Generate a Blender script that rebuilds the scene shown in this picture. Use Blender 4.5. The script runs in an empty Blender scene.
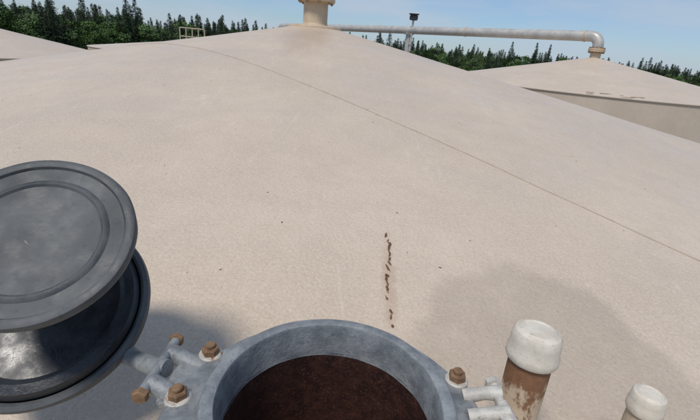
import bpy, bmesh, math, random
from mathutils import Vector, Matrix, noise
random.seed(7)
EYE=7.0
scene=bpy.context.scene
coll=scene.collection
S=0.205

# ---------------------------------------------------------------- materials
def newmat(name):
    m=bpy.data.materials.new(name); m.use_nodes=True
    nt=m.node_tree; nt.nodes.clear()
    out=nt.nodes.new('ShaderNodeOutputMaterial'); b=nt.nodes.new('ShaderNodeBsdfPrincipled')
    nt.links.new(b.outputs[0],out.inputs[0])
    return m,nt,b
class G:
    def __init__(s,nt):
        s.nt=nt; s.tc=nt.nodes.new('ShaderNodeTexCoord').outputs['Object']
    def link(s,a,b): s.nt.links.new(a,b)
    def noise(s,scale,detail=4,rough=.55,vec=None,dist=0):
        n=s.nt.nodes.new('ShaderNodeTexNoise'); n.inputs['Scale'].default_value=scale
        n.inputs['Detail'].default_value=detail; n.inputs['Roughness'].default_value=rough
        n.inputs['Distortion'].default_value=dist
        s.link(vec or s.tc,n.inputs['Vector']); return n.outputs['Fac']
    def voro(s,scale,vec=None,feature='F1'):
        n=s.nt.nodes.new('ShaderNodeTexVoronoi'); n.feature=feature; n.inputs['Scale'].default_value=scale
        s.link(vec or s.tc,n.inputs['Vector']); return n.outputs['Distance']
    def ramp(s,fac,lo,hi,a=0.,b=1.):
        n=s.nt.nodes.new('ShaderNodeMapRange'); n.interpolation_type='SMOOTHSTEP'
        s.link(fac,n.inputs['Value'])
        n.inputs['From Min'].default_value=lo; n.inputs['From Max'].default_value=hi
        n.inputs['To Min'].default_value=a; n.inputs['To Max'].default_value=b
        return n.outputs['Result']
    def mix(s,fac,a,b,mode='MIX'):
        n=s.nt.nodes.new('ShaderNodeMix'); n.data_type='RGBA'; n.blend_type=mode
        if isinstance(fac,(int,float)): n.inputs[0].default_value=fac
        else: s.link(fac,n.inputs[0])
        for i,v in ((6,a),(7,b)):
            if isinstance(v,tuple): n.inputs[i].default_value=(*v[:3],1)
            else: s.link(v,n.inputs[i])
        return n.outputs[2]
    def math(s,op,a,b=None,c=None):
        n=s.nt.nodes.new('ShaderNodeMath'); n.operation=op
        for i,v in enumerate((a,b,c)):
            if v is None: continue
            if isinstance(v,(int,float)): n.inputs[i].default_value=v
            else: s.link(v,n.inputs[i])
        return n.outputs[0]
    def mapv(s,scale=(1,1,1),loc=(0,0,0)):
        n=s.nt.nodes.new('ShaderNodeMapping'); n.inputs['Scale'].default_value=scale
        n.inputs['Location'].default_value=loc; s.link(s.tc,n.inputs['Vector']); return n.outputs[0]
    def ell(s,sx,cx,cy,rx,ry):
        X=s.math('DIVIDE',s.math('SUBTRACT',sx.outputs[0],cx),rx); Y=s.math('DIVIDE',s.math('SUBTRACT',sx.outputs[1],cy),ry)
        return s.math('SQRT',s.math('ADD',s.math('MULTIPLY',X,X),s.math('MULTIPLY',Y,Y)))
    def bump(s,b,h,dist,strength=1,prev=None):
        n=s.nt.nodes.new('ShaderNodeBump'); n.inputs['Distance'].default_value=dist
        n.inputs['Strength'].default_value=strength; s.link(h,n.inputs['Height'])
        if prev is not None: s.link(prev,n.inputs['Normal'])
        s.link(n.outputs[0],b.inputs['Normal']); return n.outputs[0]

def mat_roof(name,patch=False):
    m,nt,b=newmat(name); g=G(nt)
    base=g.mix(g.ramp(g.noise(1.1,5,.6),.3,.7),(.575,.465,.352),(.65,.53,.405))
    base=g.mix(g.ramp(g.noise(9,5,.65),.35,.7,0,.4),base,(.52,.415,.312))
    base=g.mix(g.ramp(g.noise(150,3,.65),.42,.66,0,.45),base,(.73,.61,.485))
    base=g.mix(g.ramp(g.noise(230,2,.6,g.mapv((1,1,1),(5,5,5))),.55,.7,0,.45),base,(.38,.295,.215))
    v=g.voro(13); big=g.noise(2.3,3)
    pit=g.math('MULTIPLY',g.ramp(v,.03,.06,.85,0),g.ramp(big,.46,.58))
    base=g.mix(pit,base,(.18,.12,.085))
    v=g.voro(31,g.mapv((1,1,1),(2,5,1)))
    pit=g.math('MULTIPLY',g.ramp(v,.04,.08,.65,0),g.ramp(g.noise(3.3,3,vec=g.mapv((1,1,1),(9,5,1))),.50,.62))
    base=g.mix(pit,base,(.25,.18,.125))
    sc=g.ramp(g.noise(5,6,.7,g.mapv((3.2,.55,1),(1,4,0)),1.2),.58,.72,0,.4)
    base=g.mix(sc,base,(.75,.645,.53))
    if patch:
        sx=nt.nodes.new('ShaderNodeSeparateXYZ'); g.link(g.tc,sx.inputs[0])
        # photographer's soft shadow beside the hatch, painted into the roof colour
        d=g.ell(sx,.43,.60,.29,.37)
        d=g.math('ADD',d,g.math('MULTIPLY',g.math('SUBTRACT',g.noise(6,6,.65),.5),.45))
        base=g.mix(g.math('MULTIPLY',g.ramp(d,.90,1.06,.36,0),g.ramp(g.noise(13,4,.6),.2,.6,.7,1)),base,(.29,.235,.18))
        # brown streaky patch below the vent
        d=g.ell(sx,-.47,3.55,.22,.75)
        d=g.math('ADD',d,g.math('MULTIPLY',g.math('SUBTRACT',g.noise(4,5,.6,g.mapv((3,.6,1))),.5),1.1))
        base=g.mix(g.ramp(d,.35,1.1,.4,0),base,(.40,.29,.20))
        # rust bleed around the paint crack
        d=g.ell(sx,.105,.87,.022,.20)
        d=g.math('ADD',d,g.math('MULTIPLY',g.math('SUBTRACT',g.noise(40,5,.65),.5),1.3))
        base=g.mix(g.ramp(d,.3,1.1,.38,0),base,(.40,.26,.16))
    g.link(base,b.inputs['Base Color'])
    g.link(g.ramp(g.noise(3,4),.3,.7,.36,.56),b.inputs['Roughness'])
    n=g.bump(b,g.noise(95,4,.65),.0036,.78)
    n=g.bump(b,g.noise(14,3),.004,.5,n)
    return m
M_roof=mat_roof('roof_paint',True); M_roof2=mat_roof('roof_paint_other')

def mat_metal(name,c1,c2,rough=.5,metal=.5,rust=0.,scale=30,rustc=(.16,.06,.025),bumpd=.0008,zgrad=None):
    m,nt,b=newmat(name); g=G(nt)
    base=g.mix(g.ramp(g.noise(scale,6,.65),.3,.7),c1,c2)
    base=g.mix(g.ramp(g.noise(scale*6,3,.6),.55,.75,0,.4),base,tuple(x*.55 for x in c1))
    if rust>0:
        nn=g.noise(scale*.8,7,.7,g.mapv((1,1,.5),(3,3,3)))
        if zgrad:
            sx=nt.nodes.new('ShaderNodeSeparateXYZ'); g.link(g.tc,sx.inputs[0])
            nn=g.math('ADD',nn,g.ramp(sx.outputs[2],zgrad[0],zgrad[1],0,zgrad[2]))
        r=g.ramp(nn,.72-rust*.5,.80-rust*.5)
        base=g.mix(r,base,g.mix(g.noise(scale*5,4),rustc,tuple(min(1,x*2.4) for x in rustc)))
    g.link(base,b.inputs['Base Color']); b.inputs['Metallic'].default_value=metal
    g.link(g.ramp(g.noise(scale*2,4),.3,.7,rough-.1,rough+.15),b.inputs['Roughness'])
    g.bump(b,g.noise(scale*8,4,.6),bumpd,.7)
    return m
M_galv=mat_metal('cast_aluminium',(.165,.178,.185),(.325,.335,.335),.55,.2,.18,28,(.115,.105,.095),bumpd=.0015)
M_lid=mat_metal('lid_aluminium',(.055,.060,.062),(.115,.121,.122),.6,.1,.16,18,(.13,.12,.105))
M_rubber=mat_metal('black_gasket',(.016,.018,.02),(.03,.032,.035),.35,.0,0,20)
M_rustbolt=mat_metal('rusty_bolt',(.17,.095,.05),(.31,.185,.10),.75,.15,.25,90,(.09,.04,.022))
M_paintbolt=mat_metal('painted_bolt',(.42,.31,.2),(.34,.24,.15),.7,0,.3,30)
M_washer=mat_metal('galvanised_washer',(.44,.42,.37),(.64,.60,.53),.55,.1,.3,60)
M_cap=mat_metal('pipe_cap_paint',(.60,.53,.425),(.72,.65,.54),.5,0,.24,34,(.24,.16,.10),bumpd=.0005)
M_rustpipe=mat_metal('rusty_pipe',(.58,.46,.33),(.48,.36,.25),.75,0,.22,28,(.13,.062,.03),zgrad=(EYE-.45,EYE-.35,.36))
M_vent=mat_metal('vent_paint',(.60,.47,.32),(.50,.38,.26),.5,0,.10,14)
M_pipe=mat_metal('pipe_cladding',(.42,.40,.37),(.54,.52,.48),.5,.2,.1,3,(.22,.16,.11))
M_dark=mat_metal('dark_steel',(.04,.04,.045),(.06,.06,.065),.5,.2,0,10)
M_rust=mat_metal('bare_rust',(.09,.04,.022),(.20,.10,.055),.9,0,0,120,bumpd=.002)
M_rail=mat_metal('rail_paint',(.55,.47,.33),(.48,.4,.28),.5,0,.05,5)
M_seam=mat_metal('weld_seam',(.30,.235,.17),(.42,.335,.25),.7,0,.15,20,(.19,.13,.09))

m,nt,b=newmat('oily_residue'); g=G(nt)
base=g.mix(g.ramp(g.noise(60,6,.7),.35,.7),(.022,.008,.006),(.065,.024,.016))
base=g.mix(g.ramp(g.noise(330,3,.7),.56,.70,0,.8),base,(.15,.075,.055))
g.link(base,b.inputs['Base Color']); b.inputs['Roughness'].default_value=.55
g.bump(b,g.noise(220,4,.7),.002,.8); M_resid=m

m,nt,b=newmat('ground_gravel_grass'); g=G(nt)
sx=nt.nodes.new('ShaderNodeSeparateXYZ'); g.link(g.tc,sx.inputs[0])
d=g.math('SQRT',g.math('ADD',g.math('MULTIPLY',sx.outputs[0],sx.outputs[0]),g.math('MULTIPLY',sx.outputs[1],sx.outputs[1])))
d=g.math('ADD',d,g.math('MULTIPLY',g.noise(.15,4),14))
grav=g.mix(g.ramp(g.noise(8,8,.7),.3,.7),(.2,.18,.15),(.34,.31,.27))
gras=g.mix(g.ramp(g.noise(.6,8,.7),.3,.7),(.035,.06,.015),(.08,.11,.03))
g.link(g.mix(g.ramp(d,46,52),grav,gras),b.inputs['Base Color']); b.inputs['Roughness'].default_value=.95
g.bump(b,g.noise(12,6,.7),.05,.6); M_ground=m

def mat_leaf(name,a,c):
    m,nt,b=newmat(name); g=G(nt)
    oi=nt.nodes.new('ShaderNodeObjectInfo')
    base=g.mix(g.ramp(g.noise(1.3,3,.6),.3,.7),a,c)
    h=nt.nodes.new('ShaderNodeHueSaturation'); g.link(base,h.inputs['Color'])
    g.link(g.math('ADD',g.math('MULTIPLY',oi.outputs['Random'],.7),.65),h.inputs['Value'])
    g.link(h.outputs[0],b.inputs['Base Color']); b.inputs['Roughness'].default_value=.7
    return m
M_spruce=mat_leaf('spruce_needles',(.022,.044,.018),(.048,.080,.030))
M_aspen=mat_leaf('aspen_leaves',(.05,.105,.024),(.10,.165,.04))
M_bark=mat_metal('bark',(.12,.09,.07),(.2,.17,.14),.9,0,0,4)

# ---------------------------------------------------------------- mesh helpers
def obj(name,bm,mat,parent=None,smooth=True,loc=None):
    me=bpy.data.meshes.new(name); bm.normal_update(); bm.to_mesh(me); bm.free()
    for mm in (mat if isinstance(mat,list) else [mat]): me.materials.append(mm)
    if smooth:
        for p in me.polygons: p.use_smooth=True
        try: me.set_sharp_from_angle(angle=math.radians(35))
        except Exception: pass
    o=bpy.data.objects.new(name,me); coll.objects.link(o)
    if loc: o.location=loc
    if parent: o.parent=parent
    return o
def empty(name,loc=(0,0,0)):
    o=bpy.data.objects.new(name,None); o.location=loc; coll.objects.link(o); return o
def frame(axis):
    z=Vector(axis).normalized(); t=Vector((0,1,0)) if abs(z.y)<.9 else Vector((1,0,0))
    x=t.cross(z).normalized(); y=z.cross(x); return x,y,z
def lathe(bm,prof,origin=(0,0,0),axis=(0,0,1),seg=64,closed=False,jit=0):
    x,y,z=frame(axis); o=Vector(origin); rings=[]
    for r,h in prof:
        if r<1e-6: rings.append([bm.verts.new(o+z*h)]); continue
        ring=[]
        for i in range(seg):
            a=2*math.pi*i/seg; rr=r
            if jit: rr+=jit*noise.noise(Vector((math.cos(a)*3,math.sin(a)*3,h*40)))
            ring.append(bm.verts.new(o+x*(rr*math.cos(a))+y*(rr*math.sin(a))+z*h))
        rings.append(ring)
    pairs=list(zip(rings,rings[1:]))
    if closed: pairs.append((rings[-1],rings[0]))
    for A,B in pairs:
        if len(A)==1 and len(B)==1: continue
        if len(A)==1:
            for i in range(seg): bm.faces.new((A[0],B[i],B[(i+1)%seg]))
        elif len(B)==1:
            for i in range(seg): bm.faces.new((A[i],B[0],A[(i+1)%seg]))
        else:
            for i in range(seg): bm.faces.new((A[i],A[(i+1)%seg],B[(i+1)%seg],B[i]))
def fix(bm): bmesh.ops.recalc_face_normals(bm,faces=bm.faces[:])
def rcyl(bm,p0,p1,r,bev=.002,seg=32):
    p0=Vector(p0);p1=Vector(p1);L=(p1-p0).length
    b_=min(bev,r*.4,L*.4)
    lathe(bm,[(0,0),(r-b_,0),(r,b_),(r,L-b_),(r-b_,L),(0,L)],p0,p1-p0,seg)
def tube(bm,pts,r,seg=20,cap=True):
    pts=[Vector(p) for p in pts]
    x,y,z=frame(pts[1]-pts[0]); rings=[]
    for i,p in enumerate(pts):
        t=(pts[min(i+1,len(pts)-1)]-pts[max(i-1,0)]).normalized()
        x=(x-t*x.dot(t)).normalized(); y=t.cross(x)
        rr=r[i] if isinstance(r,list) else r
        rings.append([bm.verts.new(p+x*rr*math.cos(2*math.pi*k/seg)+y*rr*math.sin(2*math.pi*k/seg)) for k in range(seg)])
    for A,B in zip(rings,rings[1:]):
        for k in range(seg): bm.faces.new((A[k],A[(k+1)%seg],B[(k+1)%seg],B[k]))
    if cap:
        bm.faces.new(rings[0][::-1]); bm.faces.new(rings[-1])
def box(bm,c,s,rot=None,bev=.002):
    b2=bmesh.new(); bmesh.ops.create_cube(b2,size=1)
    bmesh.ops.scale(b2,vec=s,verts=b2.verts)
    if bev: bmesh.ops.bevel(b2,geom=b2.edges[:],offset=bev,segments=2,affect='EDGES')
    M=Matrix.Translation(c)@(rot.to_4x4() if rot else Matrix())
    bmesh.ops.transform(b2,matrix=M,verts=b2.verts)
    me=bpy.data.meshes.new('t'); b2.to_mesh(me); b2.free(); bm.from_mesh(me); bpy.data.meshes.remove(me)
def hexnut(bm,p,axis,r,h,rot=0):
    x,y,z=frame(axis); p=Vector(p)
    def ring(rr,hh): return [bm.verts.new(p+x*rr*math.cos(rot+k*math.pi/3)+y*rr*math.sin(rot+k*math.pi/3)+z*hh) for k in range(6)]
    R=[ring(r,0),ring(r,h*.82),ring(r*.86,h)]
    for A,B in zip(R,R[1:]):
        for k in range(6): bm.faces.new((A[k],A[(k+1)%6],B[(k+1)%6],B[k]))
    bm.faces.new(R[0][::-1]); bm.faces.new(R[-1])

# ---------------------------------------------------------------- tanks
def roof_z(ax,ay,az,s,x,y):
    r=math.hypot(x-ax,y-ay); return az-s*r
def wob(x,y): return .006*noise.noise(Vector((x*.9,y*.9,3)))+.002*noise.noise(Vector((x*3,y*3,1)))
def tank(name,ax,ay,az,R,s,mat,fine=False):
    root=empty(name,(0,0,0))
    bm=bmesh.new(); NR=60 if fine else 14; NA=288 if fine else 96
    apex=bm.verts.new((ax,ay,az)); rings=[]
    for i in range(1,NR+1):
        r=R*i/NR; ring=[]
        for k in range(NA):
            a=2*math.pi*k/NA; x=ax+r*math.cos(a); y=ay+r*math.sin(a)
            ring.append(bm.verts.new((x,y,az-s*r+wob(x,y)*min(1,r))))
        rings.append(ring)
    for k in range(NA): bm.faces.new((apex,rings[0][k],rings[0][(k+1)%NA]))
    for A,B in zip(rings,rings[1:]):
        for k in range(NA): bm.faces.new((A[k],B[k],B[(k+1)%NA],A[(k+1)%NA]))
    fix(bm); obj('roof',bm,mat,root)
    zr=az-s*R
    bm=bmesh.new()
    lathe(bm,[(R-.03,0),(R-.03,zr-.06),(R-.012,zr-.04),(R+.004,zr-.012),(R+.001,zr+.002),(R-.02,zr+.006)],(ax,ay,0),seg=128)
    for h in (2.0,4.0): lathe(bm,[(R-.03,h),(R-.022,h+.005),(R-.03,h+.01)],(ax,ay,0),seg=128)
    fix(bm); obj('shell',bm,mat,root)
    return root
AX,AY,AZ=-.467,4.2,EYE+.20
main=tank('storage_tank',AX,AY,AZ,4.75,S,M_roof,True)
fx,fy,fz=7.6,15.0,EYE+.425
t2=tank('storage_tank.001',fx,fy,fz,4.75,S,M_roof2)
t3=tank('storage_tank.002',-13.4,13.9,EYE+.02,4.75,S,M_roof2)
t4=tank('storage_tank.003',-9.5,24.2,EYE-.25,4.75,.13,M_roof2)
t5=tank('storage_tank.004',-4.6,34.0,EYE-.4,4.75,.13,M_roof2)
def rz(x,y): return roof_z(AX,AY,AZ,S,x,y)
def rz2(x,y): return rz(x,y)+wob(x,y)*min(1,math.hypot(x-AX,y-AY))

bm=bmesh.new(); pts=[]
p0=Vector((-3.4,4.98)); p1=Vector((-.15,2.18)); p2=Vector((.9,1.27)); p3=Vector((2.05,.27))
N=260
for i in range(N+1):
    t=i/N*3
    if t<1: q=p0.lerp(p1,t)
    elif t<2: q=p1.lerp(p2,t-1)
    else: q=p2.lerp(p3,t-2)
    q=q+Vector((1,1)).normalized()*.006*noise.noise(Vector((t*6,0,0)))
    pts.append(Vector((q.x,q.y,rz2(q.x,q.y)-.0016+.0010*noise.noise(Vector((t*90,5,0))))))
tube(bm,pts,.0036,8); fix(bm)
obj('weld_seam',bm,M_seam,main)

def flake(bm,x,y,L,W,ang,zf,seed=0,lift=.0015):
    n=20; vs=[]
    for k in range(n):
        a=2*math.pi*k/n; rr=1+1.0*noise.noise(Vector((math.cos(a)*2.4+seed*3.1,math.sin(a)*2.4,seed)))
        u=L*rr*math.cos(a); v=W*rr*math.sin(a)
        px=x+u*math.cos(ang)-v*math.sin(ang); py=y+u*math.sin(ang)+v*math.cos(ang)
        vs.append(bm.verts.new((px,py,zf(px,py)+lift)))
    bm.faces.new(vs)
bm=bmesh.new()
for i in range(19):
    t=i/18; y=1.04-.32*t+random.uniform(-.009,.009); x=.104+.007*math.sin(t*7)+random.uniform(-.0025,.0025)
    L=random.uniform(.005,.014)
    if random.random()<.85: flake(bm,x,y,L,random.uniform(.0018,.0042),math.radians(90+random.uniform(-30,30)),rz2,i)
for i in range(44):
    x=random.uniform(-1.2,1.6); y=random.uniform(.8,2.8)
    flake(bm,x,y,random.uniform(.0012,.004),random.uniform(.001,.002),random.uniform(0,3.1),rz2,i+50)
fix(bm); obj('rust_marks',bm,M_rust,main)

def rzf(x,y): return roof_z(fx,fy,fz,S,x,y)+.008
bm=bmesh.new()
for i in range(12):
    a=math.radians(random.uniform(243,262)); r=random.uniform(4.5,4.72)
    flake(bm,fx+r*math.cos(a),fy+r*math.sin(a),random.uniform(.04,.16),random.uniform(.015,.04),a+math.pi/2,rzf,i,.004)
fix(bm); obj('rust_patches',bm,mat_metal('roof_rust',(.42,.31,.22),(.50,.39,.28),.8,0,0,8),t2)

# ---------------------------------------------------------------- apex vent
vent=empty('tank_vent')
bm=bmesh.new(); O=(AX,AY,AZ-.03)
lathe(bm,[(.24,-.03),(.24,-.008),(.235,.0),(.118,.012),(.113,.02),(.110,.03),(.110,.195),(.114,.2),(.168,.203),(.172,.207),(.172,.228),(.168,.232),(.15,.2325),
 (.15,.2365),(.168,.237),(.172,.241),(.172,.262),(.168,.266),(.115,.27),(.11,.28),(.11,.38),(.2,.42),(.21,.43),(.21,.5),(.19,.53),(0,.56)],O,seg=64)
fix(bm); obj('neck_and_flanges',bm,M_vent,vent)
bm=bmesh.new()
for k in range(8):
    a=k*math.pi/4+.3; p=Vector(O)+Vector((.145*math.cos(a),.145*math.sin(a),0))
    hexnut(bm,p+Vector((0,0,.203)),(0,0,-1),.016,.014); hexnut(bm,p+Vector((0,0,.266)),(0,0,1),.018,.018)
    rcyl(bm,p+Vector((0,0,.182)),p+Vector((0,0,.30)),.008,seg=12)
fix(bm); obj('flange_bolts',bm,M_paintbolt,vent)

# ---------------------------------------------------------------- overhead vapour pipe
pr=.165; HZ=EYE+1.05
pipe=empty('overhead_pipe')
bm=bmesh.new()
A=Vector((fx,fy,HZ)); d=Vector((-9,10,0)).normalized()
pts=[Vector((fx,fy,fz+.30))]
rb=.28
for i in range(9):
    a=i/8*math.pi/2
    pts.append(Vector((fx,fy,HZ-rb))+d*(rb*(1-math.cos(a)))+Vector((0,0,rb*math.sin(a))))
E=A+d*19.5
pts+= [A+d*(rb+.02+ (19.5-rb-.4)*i/24) for i in range(25)]
pts+= [E+Vector((0,0,-.02)),E+d*.25+Vector((0,0,-.3)),E+d*.25+Vector((0,0,-1.6))]
tube(bm,pts,pr,28)
fix(bm); obj('pipe_run',bm,M_pipe,pipe)
bm=bmesh.new()
lathe(bm,[(.16,-.04),(.16,.17),(.25,.172),(.255,.18),(.255,.215),(.245,.22),(.245,.226),(.255,.23),(.255,.27),(.25,.275),(.17,.28),(.17,.31)],(fx,fy,fz-.02),seg=40)
for q in (.45,5.2,10.3,15.5):
    c=A+d*q; lathe(bm,[(pr,0),(pr+.014,.002),(pr+.014,.06),(pr,.062)],c,d,40)
fix(bm); obj('flange_and_bands',bm,M_vent,pipe)
bm=bmesh.new()
for k in range(12):
    a=k*math.pi/6; p=Vector((fx+.215*math.cos(a),fy+.215*math.sin(a),fz-.02))
    hexnut(bm,p+Vector((0,0,.275)),(0,0,1),.028,.04); hexnut(bm,p+Vector((0,0,.172)),(0,0,-1),.028,.04)
fix(bm); obj('flange_bolts',bm,M_rustbolt,pipe)

sp=empty('pipe_support_post'); q=A+d*8.35; q.z=0
bm=bmesh.new()
rcyl(bm,q,q+Vector((0,0,HZ-pr-.03)),.13,.01,24)
box(bm,q+Vector((0,0,HZ-pr-.015)),(.4,.4,.03),bev=.004)
box(bm,q+Vector((0,0,.02)),(.5,.5,.04),bev=.004)
off=Vector((.1,-.22,0))
rcyl(bm,q+off+Vector((0,0,HZ-.9)),q+off+Vector((0,0,HZ+.42)),.045,.005,16)
box(bm,q+off*.6+Vector((0,0,HZ-.6)),(.1,.3,.06),bev=.004)
fix(bm); obj('post',bm,M_pipe,sp)
bm=bmesh.new()
box(bm,q+off+Vector((0,-.03,HZ+.52)),(.36,.24,.22),bev=.03)
box(bm,q+off+Vector((0,-.06,HZ+.66)),(.44,.34,.04),bev=.01)
fix(bm); obj('lamp_housing',bm,M_dark,sp)

# ---------------------------------------------------------------- railing on tank behind
rl=empty('guard_railing'); bm=bmesh.new()
cx,cy=-9.5,24.2
P=[]
for k in range(5):
    a=math.atan2(19.55-cy,-7.45-cx)+(k-2)*.055; P.append(Vector((cx+4.65*math.cos(a),cy+4.65*math.sin(a),EYE-.86)))
for p in P: rcyl(bm,p,p+Vector((0,0,1.15)),.024,.003,12)
for h in (.45,.8,1.15): tube(bm,[p+Vector((0,0,h)) for p in P],.024,12)
fix(bm); obj('rails',bm,M_rail,rl)

# ---------------------------------------------------------------- gauge hatch
hatch=empty('tank_gauge_hatch')
HX,HY,HZr=-.004,.353,EYE-.346
bm=bmesh.new()
prof=[(.150,-.28),(.128,-.27),(.126,-.075),(.128,-.064),(.182,-.062),(.186,-.058),(.186,-.048),(.182,-.044),(.152,-.042),(.143,-.036),(.1375,-.026),
      (.1355,-.004),(.1338,-.0008),(.1315,0),(.1230,0),(.1205,-.001),(.1193,-.004),(.1178,-.036),(.1165,-.044),(.116,-.047)]
lathe(bm,prof,(HX,HY,HZr),seg=192,jit=.0014)
fix(bm)
obj('hatch_body',bm,M_galv,hatch)
bm=bmesh.new()
lathe(bm,[(.1164,-.044),(.115,-.12),(.113,-.17),(0,-.172)],(HX,HY,HZr),seg=96,jit=.002); fix(bm)
obj('hatch_throat',bm,M_resid,hatch)
bb=bmesh.new(); bw=bmesh.new()
for adeg,rr in ((150,.188),(174,.176),(28,.183),(-10,.17),(205,.17),(240,.17),(275,.17),(310,.17)):
    a=math.radians(adeg); p=Vector((HX+rr*math.cos(a),HY+rr*math.sin(a),HZr-.044))
    tl=Vector((random.uniform(-.04,.04),random.uniform(-.04,.04),1))
    rcyl(bw,p-Vector((0,0,.018)),p+tl*.0028,.0150,.0015,28)
    hexnut(bb,p+tl*.0028,tl,.0112,.009,random.random()); rcyl(bb,p+tl*.011,p+tl*.017,.0062,.0012,14)
    hexnut(bb,p-Vector((0,0,.019)),(0,0,-1),.0112,.010,random.random())
fix(bb); fix(bw)
obj('flange_bolts',bb,M_rustbolt,hatch); obj('washers',bw,M_washer,hatch)
# lid, swung over to the left; the valve pallet stands off its underside on a spring stem
n=Vector((.15,-.60,.785)).normalized(); PC=Vector((-.369,.443,EYE-.239)); LC=PC-n*.105+Vector((-.033,-.010,-.054))
bm=bmesh.new()
lathe(bm,[(0,-.040),(.09,-.038),(.122,-.028),(.134,-.012),(.138,.006),(.136,.012),(.130,.014),(.126,.011),(.124,-.002),(.0,-.010)],LC,n,96)
fix(bm); obj('lid_shell',bm,M_lid,hatch)
bm=bmesh.new()
lathe(bm,[(.1235,.002),(.1235,.012),(.118,.019),(.106,.021),(.099,.016),(.097,.004),(.05,.001),(0,.001)],LC,n,96)
fix(bm); obj('gasket',bm,M_rubber,hatch)
bm=bmesh.new(); ax=(PC-LC).normalized()
rcyl(bm,LC,PC,.011,.001,24)
hx=[LC+ax*(.01+.095*i/90)+(frame(ax)[0]*math.cos(i*.5)+frame(ax)[1]*math.sin(i*.5))*.022 for i in range(91)]
tube(bm,hx,.0025,8)
fix(bm); obj('spring_stem',bm,M_galv,hatch)
bm=bmesh.new(); k_=.97
lathe(bm,[(r*k_,h) for r,h in [(0,-.024),(.08,-.022),(.105,-.014),(.1135,-.005),(.1145,.003),(.1125,.008),(.107,.0095),(.102,.008),(.100,.0045),(.083,.0035),(.080,.006),(.076,.0065),(.073,.004),(.045,.002),(.030,.0025),(0,.003)]],PC,n,96,jit=.0008)
fix(bm); obj('valve_pallet',bm,M_lid,hatch)
# hinge casting between body and lid
bm=bmesh.new()
for dy in (-.020,.034):
    tube(bm,[Vector((HX-.165,HY+.045+dy,HZr-.056)),Vector((HX-.19,HY+.05+dy,HZr-.050)),Vector((HX-.215,HY+.055+dy,HZr-.042))],[.012,.011,.012],16)
box(bm,Vector((HX-.165,HY+.055,HZr-.053)),(.07,.085,.014),bev=.004)
hp=Vector((HX-.215,HY+.062,HZr-.042))
inp=(hp-LC)-n*(hp-LC).dot(n); rim=LC+inp.normalized()*.118-n*.024
tube(bm,[hp+Vector((.01,-.002,0)),hp+Vector((-.012,.004,-.004)),hp.lerp(rim,.6)+Vector((0,0,-.004)),rim],[.011,.011,.012,.015],16)
rcyl(bm,Vector((HX-.215,HY+.012,HZr-.040)),Vector((HX-.215,HY+.112,HZr-.040)),.0065,.001,20)
fix(bm); obj('hinge',bm,M_galv,hatch)
bm=bmesh.new()
hexnut(bm,Vector((HX-.215,HY+.016,HZr-.040)),(0,-1,0),.0095,.008); hexnut(bm,Vector((HX-.215,HY+.108,HZr-.040)),(0,1,0),.0095,.008)
fix(bm); obj('hinge_nuts',bm,M_rustbolt,hatch)
# swing-bolt latch on the right
bm=bmesh.new()
k=Vector((HX+.165,HY+.045,HZr-.046))
for dy in (-.016,.016):
    tube(bm,[k+Vector((0,dy,0)),k+Vector((.025,dy,.008)),k+Vector((.045,dy,.010))],[.009,.008,.010],14)
rcyl(bm,k+Vector((.04,-.034,.010)),k+Vector((.04,.034,.010)),.006,.001,16)
rcyl(bm,k+Vector((.04,0,.010)),k+Vector((.072,-.075,-.012)),.0075,.001,16)
hexnut(bm,k+Vector((.04,.026,.010)),(0,1,0),.011,.009); hexnut(bm,k+Vector((.04,-.026,.010)),(0,-1,0),.011,.009)
rcyl(bm,k+Vector((.058,-.045,0)),k+Vector((.064,-.058,-.005)),.016,.002,24)
fix(bm); obj('swing_bolt',bm,M_washer,hatch)

# ---------------------------------------------------------------- capped pipes
def capped(name,x,y,zt,r,capr,caph,tilt=(0,0)):
    root=empty(name); zb=rz(x,y)-.02
    ax=Vector((tilt[0],tilt[1],1)).normalized(); top=Vector((x,y,zt))
    bm=bmesh.new()
    H=zt-zb
    lathe(bm,[(r*1.25,-H),(r*1.12,-H+.018),(r,-H+.024),(r,-caph*.3),(0,-caph*.3)],top,ax,48); fix(bm); obj('pipe_stub',bm,M_rustpipe,root)
    bm=bmesh.new()
    lathe(bm,[(r*1.02,-caph),(capr*.985,-caph),(capr*1.03,-caph+.003),(capr*1.03,-caph+.011),(capr*.98,-caph+.014),(capr*.965,-caph*.35),(capr*.94,-caph*.16),(capr*.86,-caph*.05),(capr*.70,-.0),(capr*.66,.0012),(capr*.60,.0012),(capr*.57,.0002),(capr*.3,.0004),(0,.0006)],top,ax,64,jit=.0005)
    fix(bm); obj('pipe_cap',bm,M_cap,root)
capped('capped_pipe',.257,.462,EYE-.318,.0275,.0325,.043,(.01,.03))
capped('capped_pipe.001',.432,.463,EYE-.405,.019,.0225,.03)

# ---------------------------------------------------------------- ground
bm=bmesh.new(); bmesh.ops.create_grid(bm,x_segments=60,y_segments=60,size=1500)
obj('ground',bm,M_ground,smooth=False)

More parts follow.
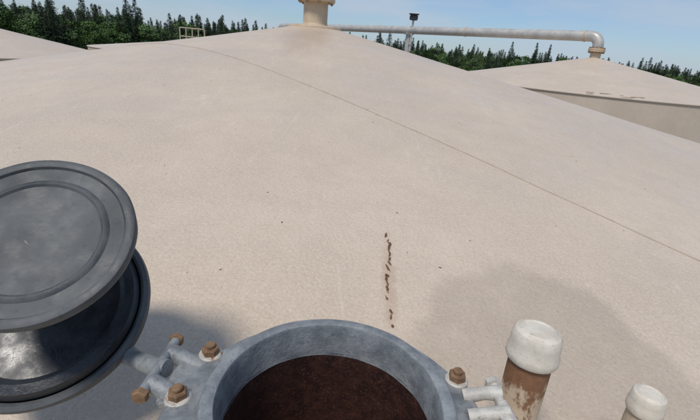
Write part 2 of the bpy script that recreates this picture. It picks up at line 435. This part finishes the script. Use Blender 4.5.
# ---------------------------------------------------------------- forest
def spruce(seed,H):
    rnd=random.Random(seed); bm=bmesh.new()
    tube(bm,[Vector((0,0,0)),Vector((rnd.uniform(-.05,.05),0,H*.5)),Vector((0,0,H))],[.16,.09,.01],6)
    nf=len(bm.faces)
    z=H*.1; W=H*rnd.uniform(.15,.2)
    while z<H*.99:
        t=(z/H); L0=W*(1-t)**.95+.06
        for b_ in range(rnd.randint(5,8)):
            a=rnd.uniform(0,6.28); L=L0*rnd.uniform(.55,1.2); dr=Vector((math.cos(a),math.sin(a),0)); side=Vector((-dr.y,dr.x,0))
            m_=max(3,int(L/.16))
            sz=.55+.45*min(1,(1-t)*2.5)
            for j in range(m_):
                u=(j+rnd.random())/m_; c=dr*(L*u)+Vector((0,0,z-.35*L*u*u+.15*L*u))
                w=.20*(1.15-u)*sz
                for sgn in (-1,1):
                    q=c+Vector((rnd.uniform(-.05,.05),rnd.uniform(-.05,.05),rnd.uniform(-.06,.06)))*sz
                    v=[bm.verts.new(q),bm.verts.new(q+dr*.17*sz+Vector((0,0,-.03))),bm.verts.new(q+side*sgn*w*rnd.uniform(.7,1.5)+dr*.1*sz+Vector((0,0,-rnd.uniform(.03,.2)*sz)))]
                    bm.faces.new(v)
        z+=rnd.uniform(.14,.26)*(1.1-.5*t)
    for f in list(bm.faces)[nf:]: f.material_index=1
    me=bpy.data.meshes.new('spruce_mesh'); bm.to_mesh(me); bm.free(); me.materials.append(M_bark); me.materials.append(M_spruce); return me
def aspen(seed,H):
    rnd=random.Random(seed); bm=bmesh.new()
    tube(bm,[Vector((0,0,0)),Vector((.1,0,H*.5)),Vector((0,.1,H*.92))],[.15,.1,.02],6)
    cl=[]
    for i in range(24):
        h=rnd.uniform(.25,.97); a=rnd.uniform(0,6.28); rr=H*.19*math.sin(math.pi*min(1,(h-.12)*1.1))*rnd.uniform(.4,1.1)
        c=Vector((rr*math.cos(a),rr*math.sin(a),H*h)); cl.append((c,rnd.uniform(.45,.95)))
        tube(bm,[Vector((0,0,H*h*.8)),c],[.04,.01],4)
    nf=len(bm.faces)
    for c,r in cl:
        for j in range(90):
            v=Vector((rnd.gauss(0,1),rnd.gauss(0,1),rnd.gauss(0,1))).normalized()*r*rnd.uniform(.5,1.05); v.z*=.75
            p=c+v; s=rnd.uniform(.06,.13)
            a_=Vector((rnd.gauss(0,1),rnd.gauss(0,1),rnd.gauss(0,1))).normalized()*s; b_=a_.orthogonal().normalized()*s
            bm.faces.new([bm.verts.new(p+a_),bm.verts.new(p+b_),bm.verts.new(p-a_),bm.verts.new(p-b_)])
    for f in list(bm.faces)[nf:]: f.material_index=1
    me=bpy.data.meshes.new('aspen_mesh'); bm.to_mesh(me); bm.free(); me.materials.append(M_bark); me.materials.append(M_aspen); return me
sprs=[spruce(i,9.9+random.uniform(-.9,.9)) for i in range(7)]
asps=[aspen(i+20,8.6+random.uniform(-.7,.5)) for i in range(5)]
forest=empty('distant_forest')
cnt=0
for i in range(2500):
    bdeg=random.uniform(-80,80); row=random.random()**1.3
    t=(bdeg+40)/80; t=max(0,min(1,t)); dist=74+68*t+row*34
    b_=math.radians(bdeg); x=dist*math.sin(b_); y=dist*math.cos(b_)
    dec=random.random()<(.5 if row<.3 else .25)
    me=random.choice(asps if dec else sprs)
    o=bpy.data.objects.new('tree_%d'%cnt,me); coll.objects.link(o); o.parent=forest
    o.location=(x,y,-.05); o.rotation_euler=(0,0,random.uniform(0,6.28))
    k_=random.uniform(.86,1.06)*(1.0+.12*noise.noise(Vector((x*.05,y*.05,0))))
    if not dec and random.random()<.08: k_*=1.15
    o.scale=(k_*random.uniform(1.0,1.35),)*2+(k_,)
    cnt+=1

# ---------------------------------------------------------------- sky and sun
w=bpy.data.worlds.new("World"); scene.world=w; w.use_nodes=True; nt=w.node_tree; nt.nodes.clear()
out=nt.nodes.new('ShaderNodeOutputWorld'); bg=nt.nodes.new('ShaderNodeBackground'); sky=nt.nodes.new('ShaderNodeTexSky')
sky.sky_type='NISHITA'; sky.sun_disc=False
az=math.radians(-150); el=math.radians(60)
sky.sun_elevation=el; sky.sun_rotation=az; sky.air_density=1.0; sky.dust_density=.5; sky.ozone_density=2.0
bg.inputs[1].default_value=.14
tc=nt.nodes.new('ShaderNodeTexCoord'); mp=nt.nodes.new('ShaderNodeMapping'); mp.inputs['Scale'].default_value=(1,1,5)
nz=nt.nodes.new('ShaderNodeTexNoise'); nz.inputs['Scale'].default_value=3.2; nz.inputs['Detail'].default_value=8; nz.inputs['Roughness'].default_value=.55
mr=nt.nodes.new('ShaderNodeMapRange'); mr.interpolation_type='SMOOTHSTEP'; mr.inputs['From Min'].default_value=.32; mr.inputs['From Max'].default_value=.7; mr.inputs['To Min'].default_value=.05; mr.inputs['To Max'].default_value=.8
tn=nt.nodes.new('ShaderNodeMix'); tn.data_type='RGBA'; tn.blend_type='MULTIPLY'; tn.inputs[0].default_value=1; tn.inputs[7].default_value=(.50,.60,.75,1)
mx=nt.nodes.new('ShaderNodeMix'); mx.data_type='RGBA'; mx.inputs[7].default_value=(3.35,3.95,4.7,1)
L=nt.links
L.new(tc.outputs['Generated'],mp.inputs[0]); L.new(mp.outputs[0],nz.inputs['Vector']); L.new(nz.outputs['Fac'],mr.inputs['Value'])
L.new(sky.outputs[0],tn.inputs[6]); L.new(tn.outputs[2],mx.inputs[6])
L.new(mr.outputs[0],mx.inputs[0]); L.new(mx.outputs[2],bg.inputs[0]); L.new(bg.outputs[0],out.inputs[0])
sd=bpy.data.lights.new('sun','SUN'); sd.energy=2.5; sd.angle=math.radians(12); sd.color=(1,.95,.88)
so=bpy.data.objects.new('sun',sd); coll.objects.link(so)
dirv=Vector((math.sin(az)*math.cos(el),math.cos(az)*math.cos(el),math.sin(el)))
so.rotation_euler=dirv.to_track_quat('Z','Y').to_euler(); so.location=dirv*50+Vector((0,0,10))

# ---------------------------------------------------------------- camera
cam=bpy.data.cameras.new('camera'); co=bpy.data.objects.new('camera',cam); coll.objects.link(co)
cam.sensor_width=36; cam.lens=21.65; cam.clip_start=.02; cam.clip_end=5000
co.matrix_world=Matrix.Translation((0,0,EYE))@Matrix.Rotation(math.radians(69.2),4,'X')@Matrix.Rotation(math.radians(5),4,'Z')
scene.camera=co
scene.view_settings.view_transform='Standard'; scene.view_settings.look='None'; scene.view_settings.exposure=0
